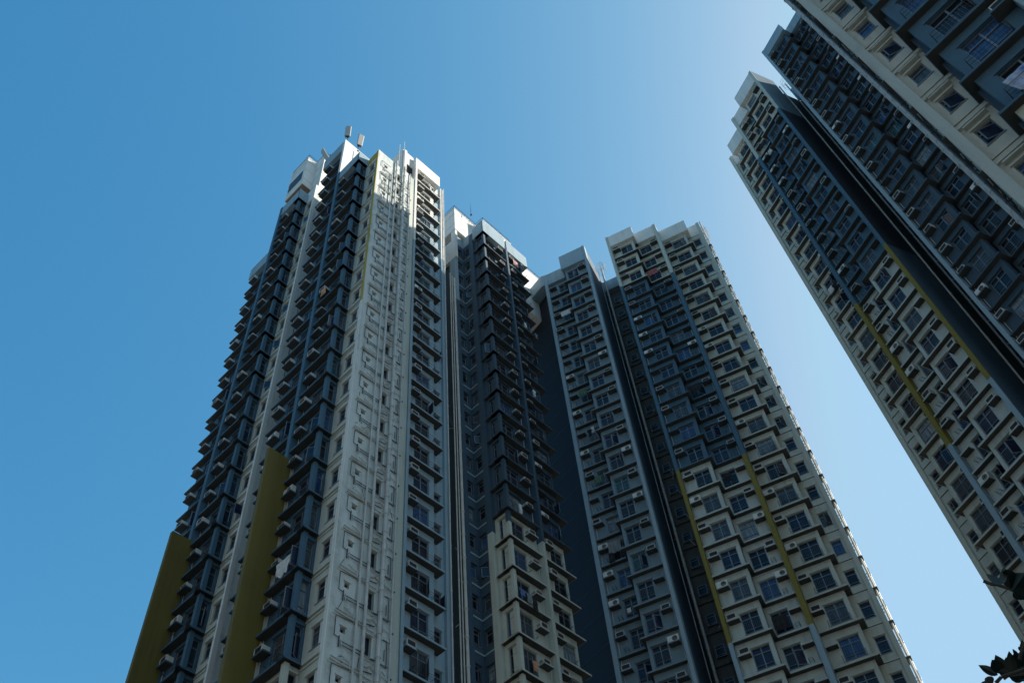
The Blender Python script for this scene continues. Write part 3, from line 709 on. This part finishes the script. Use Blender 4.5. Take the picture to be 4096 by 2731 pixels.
cloth(T3, '-v', 1.05, 6.6, 65.6, .5, .9, 'cloth_black', 'black shirt beside a narrow white towel', 'shirt', 'shirt')
cloth(T3, '-v', 1.05, 6.7, 59.6, .6, .8, 'cloth_green', 'green cloth under an air conditioner on the pale grey wing', 'cloth', 'towel')
cloth(T3, '-v', 1.05, 6.4, 45.7, .3, .4, 'cloth_white', 'small white towel low on the pale grey wing', 'towel', 'towel')
cloth(T3, '-v', 1.05, -3.2, 65.6, 1.1, .9, 'cloth_black', 'row of black clothes in the blue part of the stepped tower', 'clothes', 'sheet')
cloth(T3, '-v', 1.05, -3.3, 54.4, .8, .9, 'cloth_black', 'black clothes at the top of the bays between ochre piers', 'clothes', 'shirt')
cloth(T3, '-v', 1.05, -3.3, 40.8, 1.0, 1.0, 'cloth_black', 'black sheet low between the two ochre piers', 'sheet', 'sheet')
cloth(T4, '-v', 0, -1.35, 95.0, .7, 1.0, 'cloth_black', 'black shirt on the top floor of the right tower', 'shirt', 'shirt')
cloth(T4, '-v', 0, -1.15, 89.4, .8, .8, 'cloth_black', 'black sheet where cream floors end on the right tower', 'sheet', 'sheet')
cloth(T4, '-v', 0, -1.35, 87.2, .5, .7, 'cloth_white', 'white towel on the first blue floor of the right tower', 'towel', 'towel')
cloth(T4, '-v', 1.05, 1.8, 66.9, .5, .8, 'cloth_white', 'white towel on the sky side of the right tower', 'towel', 'towel')
cloth(T4, '-v', 1.05, 1.3, 66.7, .5, .8, 'cloth_black', 'black shirt next to a white towel on the sky side', 'shirt', 'shirt')
cloth(T5, '-v', 0, -1.35, 28.75, 1.2, .95, 'quilt_print', 'blue and white patterned quilt over the rails of the nearest tower', 'quilt', 'quilt')

# ------------------------------------------------------------------ aerials, lightning rods and caged ladders on the roofs
def panel_antenna(T, u, v, z, yaw, tilt, label, pole=1.0):
    r = empty('antenna', T.M @ Vector((v, u, z+EYE))); tag(r, label, 'antenna', 'panel antennas at the peak of the left tower')
    r.rotation_euler = (0, 0, yaw)
    m = MB(); m.tube((0, 0, -.6), (0, 0, pole+1.6), .04, 'steel', 8); m.box(-.12, .12, -.12, .12, -.62, -.5, 'steel'); m.obj('pole', r)
    m = MB(); w, h, d = .30, 2.0, .16; n = 8
    pts = [(-w, 0), (-w, -d*.6), (-w*.8, -d), (w*.8, -d), (w, -d*.6), (w, 0)]
    m.prism(pts, 0, h, 'antenna')
    p = m.obj('panel', r); p.location = (0, -.22, pole-.4); p.rotation_euler = (tilt, 0, 0)
    m = MB(); m.box(-.2, .2, -.15, 0, -.14, -.001, 'dark')
    for x in (-.15, 0, .15): m.tube((x, -.08, -.14), (x, -.06, -.4), .02, 'dark', 5)
    e = m.obj('connector', p)
    m = MB(); m.box(-.06, .06, -.22, 0, pole-.2, pole-.12, 'steel'); m.box(-.06, .06, -.22, 0, pole+1.0, pole+1.08, 'steel'); m.obj('bracket', r)
panel_antenna(T1, 3.05, .25, 94.0, R(10), R(6), 'upright grey panel antenna on the very corner of the roof')
panel_antenna(T1, 2.95, 1.6, 94.0, R(35), R(8), 'grey panel antenna right of the upright one, tilted right', .8)
panel_antenna(T1, 5.9, .5, 93.6, R(-60), R(24), 'grey panel antenna left of the peak, leaning out to the left', .9)
def rod(T, u, v, z0, z1, label, r=.03):
    m = MB(); P = T.M @ Vector((v, u, z0+EYE)); m.tube((0, 0, 0), (0, 0, (z1-z0)*.6), r, 'steel', 6); m.tube((0, 0, (z1-z0)*.6), (0, 0, z1-z0), r*.5, 'steel', 5)
    m.box(-.1, .1, -.1, .1, -.05, .03, 'steel')
    o = m.obj('lightning_rod'); o.location = P; tag(o, label, 'lightning rod')
rod(T1, 5.0, .5, 93.8, 96.2, 'short rod between the leaning antenna and the roof corner', .06)
rod(T1, 2.0, 16.9, 98.6, 101.5, 'thin lightning rod on the railed roof of the slate wing')
def cage(T, u, v, z0, z1, label, vent=True):
    r = empty('roof_ladder', T.M @ Vector((v, u, z0+EYE))); tag(r, label, 'ladder'); h = z1-z0
    m = MB()
    for x in (-.22, .22): m.tube((x, 0, 0), (x, 0, h), .025, 'pipe', 5)
    k = .2
    while k < h: m.tube((-.22, 0, k), (.22, 0, k), .015, 'pipe', 4); k += .3
    m.obj('ladder_rungs', r)
    m = MB(); n = 10; k = .5
    while k < h+.1:
        for j in range(n):
            a, b = math.pi*2*j/n, math.pi*2*(j+1)/n
            m.tube((.5*math.cos(a), .45+.5*math.sin(a), k), (.5*math.cos(b), .45+.5*math.sin(b), k), .016, 'pipe', 4)
        k += .6
    for j in range(n): a = math.pi*2*j/n; m.tube((.5*math.cos(a), .45+.5*math.sin(a), .5), (.5*math.cos(a), .45+.5*math.sin(a), h), .012, 'pipe', 4)
    m.obj('safety_cage', r)
cage(T3, 2.1, 3.6, 93.4, 95.2, 'caged ladder between the two wings of the middle tower')
cage(T3, -9.7, 4.2, 91.5, 93.9, 'caged ladder on the sunlit right flank of the stepped tower')
cage(T4, -5.7, 3.6, 98.6, 100.4, 'caged ladder in the gap between the roofs of the right tower')

# ------------------------------------------------------------------ tree reaching in at the lower right corner
def leafmat():
    m, nt, b = new_mat('leaf'); N = nt.nodes.new
    tc = N('ShaderNodeTexCoord'); n = N('ShaderNodeTexNoise'); n.inputs['Scale'].default_value = 3
    nt.links.new(tc.outputs['Object'], n.inputs['Vector'])
    mix = N('ShaderNodeMix'); mix.data_type = 'RGBA'; mix.inputs[6].default_value = (.004, .010, .003, 1); mix.inputs[7].default_value = (.012, .024, .008, 1)
    nt.links.new(n.outputs['Fac'], mix.inputs[0]); nt.links.new(mix.outputs[2], b.inputs['Base Color']); b.inputs['Roughness'].default_value = .45
leafmat(); paint('bark', (.07, .055, .04))
LEAVES = [([1.676,2.937,3.918],[1.672,2.978,3.998],0.028),([1.678,2.936,3.918],[1.727,2.945,3.998],0.024),([1.742,3.013,3.951],[1.715,2.911,3.973],0.062),([1.747,3.015,3.945],[1.773,2.91,3.94],0.062),([1.729,2.978,3.916],[1.782,3.025,3.911],0.049),([1.788,3.037,3.976],[1.83,3.038,4.009],0.058),([1.671,3.3,3.793],[1.63,3.315,3.853],0.032),([1.689,3.293,3.79],[1.652,3.246,3.828],0.046),([1.717,3.33,3.81],[1.707,3.308,3.884],0.047),([1.713,3.286,3.782],[1.718,3.267,3.84],0.04),([1.723,3.279,3.784],[1.731,3.246,3.851],0.034),([1.753,3.312,3.808],[1.745,3.223,3.84],0.03),([1.795,3.323,3.858],[1.774,3.293,3.895],0.017),([1.805,3.302,3.881],[1.793,3.278,3.892],0.012),([1.809,3.312,3.862],[1.831,3.3,3.93],0.026),([1.702,3.287,3.788],[1.789,3.298,3.858],0.051),([1.743,3.319,3.806],[1.82,3.338,3.858],0.06),([1.704,3.294,3.776],[1.762,3.28,3.766],0.051),([1.714,3.323,3.822],[1.741,3.287,3.839],0.047),([1.762,3.302,3.817],[1.782,3.231,3.834],0.047),([1.624,3.289,3.746],[1.59,3.211,3.744],0.033),([1.587,3.257,3.724],[1.553,3.186,3.71],0.021),([1.624,3.284,3.755],[1.625,3.272,3.761],0.008),([1.759,3.285,3.745],[1.715,3.272,3.744],0.007),([1.712,3.288,3.779],[1.666,3.276,3.794],0.034),([1.783,3.353,3.822],[1.795,3.387,3.885],0.052),([1.8,3.348,3.815],[1.783,3.347,3.839],0.052)]
TWIGS = [[[1.683,3.051,4.033],[1.702,3.053,4.018],[1.725,3.049,4.006],[1.758,3.049,3.982],[1.788,3.054,3.954],[1.864,3.057,3.89]],[[1.638,3.281,3.748],[1.661,3.262,3.759],[1.709,3.24,3.755],[1.756,3.216,3.753],[1.821,3.177,3.757]],[[1.731,3.208,3.785],[1.742,3.189,3.803],[1.757,3.173,3.815]],[[1.665,3.265,3.752],[1.68,3.255,3.755],[1.693,3.248,3.756]]]
def leaf(m, A, B, w, nrm=None):
    A = Vector(A); B = Vector(B); d = B-A; L = d.length; d.normalize()
    v = Vector(nrm) if nrm else ((A+B)/2-Vector((0, 0, EYE))).normalized()
    s = d.cross(v)
    if s.length < .1: s = Vector((1, 0, 0))
    s.normalize(); n = s.cross(d); prof = ((0, .03), (.12, .55), (.3, .92), (.5, 1), (.7, .8), (.86, .42), (1, 0))
    i = len(m.v); q = m.mi('leaf')
    for f, g in prof:
        c = A+d*(L*f)-n*(.12*L*f*f)
        for k in (-1, 0, 1): m.v.append(tuple(c+s*(k*g*w/2)+n*(abs(k)*g*w*.18)))
    for j in range(len(prof)-1):
        for k in (0, 1):
            a = i+j*3+k; m.f.append((a, a+1, a+4, a+3)); m.m.append(q)
tree = empty('tree', (3.9, 3.7, 0)); tag(tree, 'dark leafy tree reaching in from the lower right corner', 'tree')
m = MB(); base = Vector((3.9, 3.7, 0)); pts = [Vector((0, 0, 0)), Vector((.05, .03, 1.2)), Vector((-.05, .08, 2.4)), Vector((-.15, .02, 3.4)), Vector((-.1, -.05, 4.6))]; rr = [.16, .13, .10, .07, .03]
for k in range(4): m.tube(pts[k], pts[k+1], rr[k], 'bark', 10, rr[k+1])
m.obj('trunk', tree)
random.seed(9); crown = MB()
for i, tw in enumerate(TWIGS):
    m = MB(); P = [Vector(p)-base for p in tw]
    for a, b in zip(P, P[1:]): m.tube(a, b, .007, 'bark', 6, .006)
    if i in (0, 1): m.tube(P[-1], pts[2+i]*1.0, .012, 'bark', 6, .03)
    m.obj('branch', tree)
for A, B, w in LEAVES: leaf(crown, Vector(A)-base, Vector(B)-base, w, (Vector(A)-Vector((0, 0, EYE))).normalized())
for k in range(16):
    a = random.uniform(0, 6.28); L = random.uniform(.7, 1.3); s0 = pts[2].lerp(pts[4], random.random()); e = s0+Vector((math.cos(a)*L, math.sin(a)*L, random.uniform(.1, .8)))
    if e.x+base.x < (e.y+base.y)*.70+.25: continue
    m = MB(); m.tube(s0, e, .02, 'bark', 6, .006); m.obj('branch', tree)
    for j in range(45):
        p = s0.lerp(e, random.uniform(.25, 1.05))+Vector([random.gauss(0, .12) for _ in range(3)]); dd = Vector([random.gauss(0, 1) for _ in range(3)]).normalized()
        if p.x+base.x < (p.y+base.y)*.68+.12: continue
        leaf(crown, p, p+dd*random.uniform(.1, .17), .06, Vector([random.gauss(0, 1) for _ in range(3)]).normalized())
crown.obj('crown', tree)

# ------------------------------------------------------------------ unseen towers added behind the viewer to shut out low sky and bounce light
def unseen_block(az, d, face, width, depth, h, label):
    r = empty('tower_block', (math.sin(R(az))*d, math.cos(R(az))*d, 0), -R(face)); tag(r, label, 'tower block')
    m = MB(); m.box(-width/2, width/2, 0, depth, 0, h, 'oldgrey'); m.obj('wall', r)
    m = MB()
    for k in range(int(h/2.75)-1):
        m.box(-width/2-.3, width/2+.3, -.35, 0, 2.75*k+3, 2.75*k+3.15, 'oldgrey')
    m.obj('floor_slabs', r)['kind'] = 'stuff'
    m = MB()
    for k in range(int(h/2.75)-1):
        for j in range(int(width/3)):
            x = -width/2+1.5+3*j; m.box(x-.7, x+.7, -.06, .01, 2.75*k+3.7, 2.75*k+5.2, 'pane_dark')
    m.obj('more_windows', r)['kind'] = 'stuff'
unseen_block(-150, 48, -150, 100, 14, 85, 'unseen cream tower block added behind the viewer to shape the light')
unseen_block(-95, 75, -95, 60, 14, 80, 'wide unseen cream tower block added to the left to shape the light')
# ------------------------------------------------------------------ ground
paint('road', (.20, .19, .17), streak=False)
m = MB(); m.box(-1500, 1500, -1500, 1500, -.5, 0, 'road')
paint('road', (.20, .19, .17), streak=False)
o = m.obj('ground'); tag(o, kind='structure')

# ------------------------------------------------------------------ sky and sun
SUN_AZ, SUN_EL = 80, 30.5
w = bpy.data.worlds.new('World'); sc.world = w; w.use_nodes = True
nt = w.node_tree; bg = nt.nodes['Background']; sky = nt.nodes.new('ShaderNodeTexSky')
sky.sky_type = 'NISHITA'; sky.sun_disc = False; sky.sun_elevation = R(SUN_EL); sky.sun_rotation = R(SUN_AZ)
sky.air_density = 1.0; sky.dust_density = 6; sky.ozone_density = 1.0; sky.altitude = 0
# the photograph's cool grade of the sky: a little more contrast in red than in blue
sep = nt.nodes.new('ShaderNodeSeparateColor'); cmb = nt.nodes.new('ShaderNodeCombineColor')
nt.links.new(sky.outputs[0], sep.inputs[0])
for i, (gain, ex) in enumerate(((3.1, 1.58), (1.70, .88), (1.43, .62))):
    K = .32; g0 = .1
    p1 = nt.nodes.new('ShaderNodeMath'); p1.operation = 'MULTIPLY'; p1.inputs[1].default_value = g0
    p2 = nt.nodes.new('ShaderNodeMath'); p2.operation = 'POWER'; p2.inputs[1].default_value = ex
    p3 = nt.nodes.new('ShaderNodeMath'); p3.operation = 'MULTIPLY'; p3.inputs[1].default_value = gain/K
    p4 = nt.nodes.new('ShaderNodeMath'); p4.operation = 'MINIMUM'; p4.inputs[1].default_value = (.375, .60, .82)[i]/K
    nt.links.new(sep.outputs[i], p1.inputs[0]); nt.links.new(p1.outputs[0], p2.inputs[0]); nt.links.new(p2.outputs[0], p3.inputs[0]); nt.links.new(p3.outputs[0], p4.inputs[0]); nt.links.new(p4.outputs[0], cmb.inputs[i])
nt.links.new(cmb.outputs[0], bg.inputs[0]); bg.inputs[1].default_value = .15
sun = bpy.data.lights.new('sun', 'SUN'); sun.energy = 3.2; sun.angle = R(.53); sun.color = (1, .92, .80)
so = bpy.data.objects.new('sun', sun); COL.objects.link(so)
d = Vector((math.sin(R(SUN_AZ))*math.cos(R(SUN_EL)), math.cos(R(SUN_AZ))*math.cos(R(SUN_EL)), math.sin(R(SUN_EL))))
so.rotation_euler = d.to_track_quat('Z', 'Y').to_euler(); so.location = (0, 0, 150)
vs = sc.view_settings; vs.view_transform = 'Standard'; vs.look = 'None'; vs.exposure = 1.22; vs.gamma = 1; vs.use_curve_mapping = False
sc.cycles.max_bounces = 5; sc.cycles.diffuse_bounces = 3; sc.cycles.glossy_bounces = 2
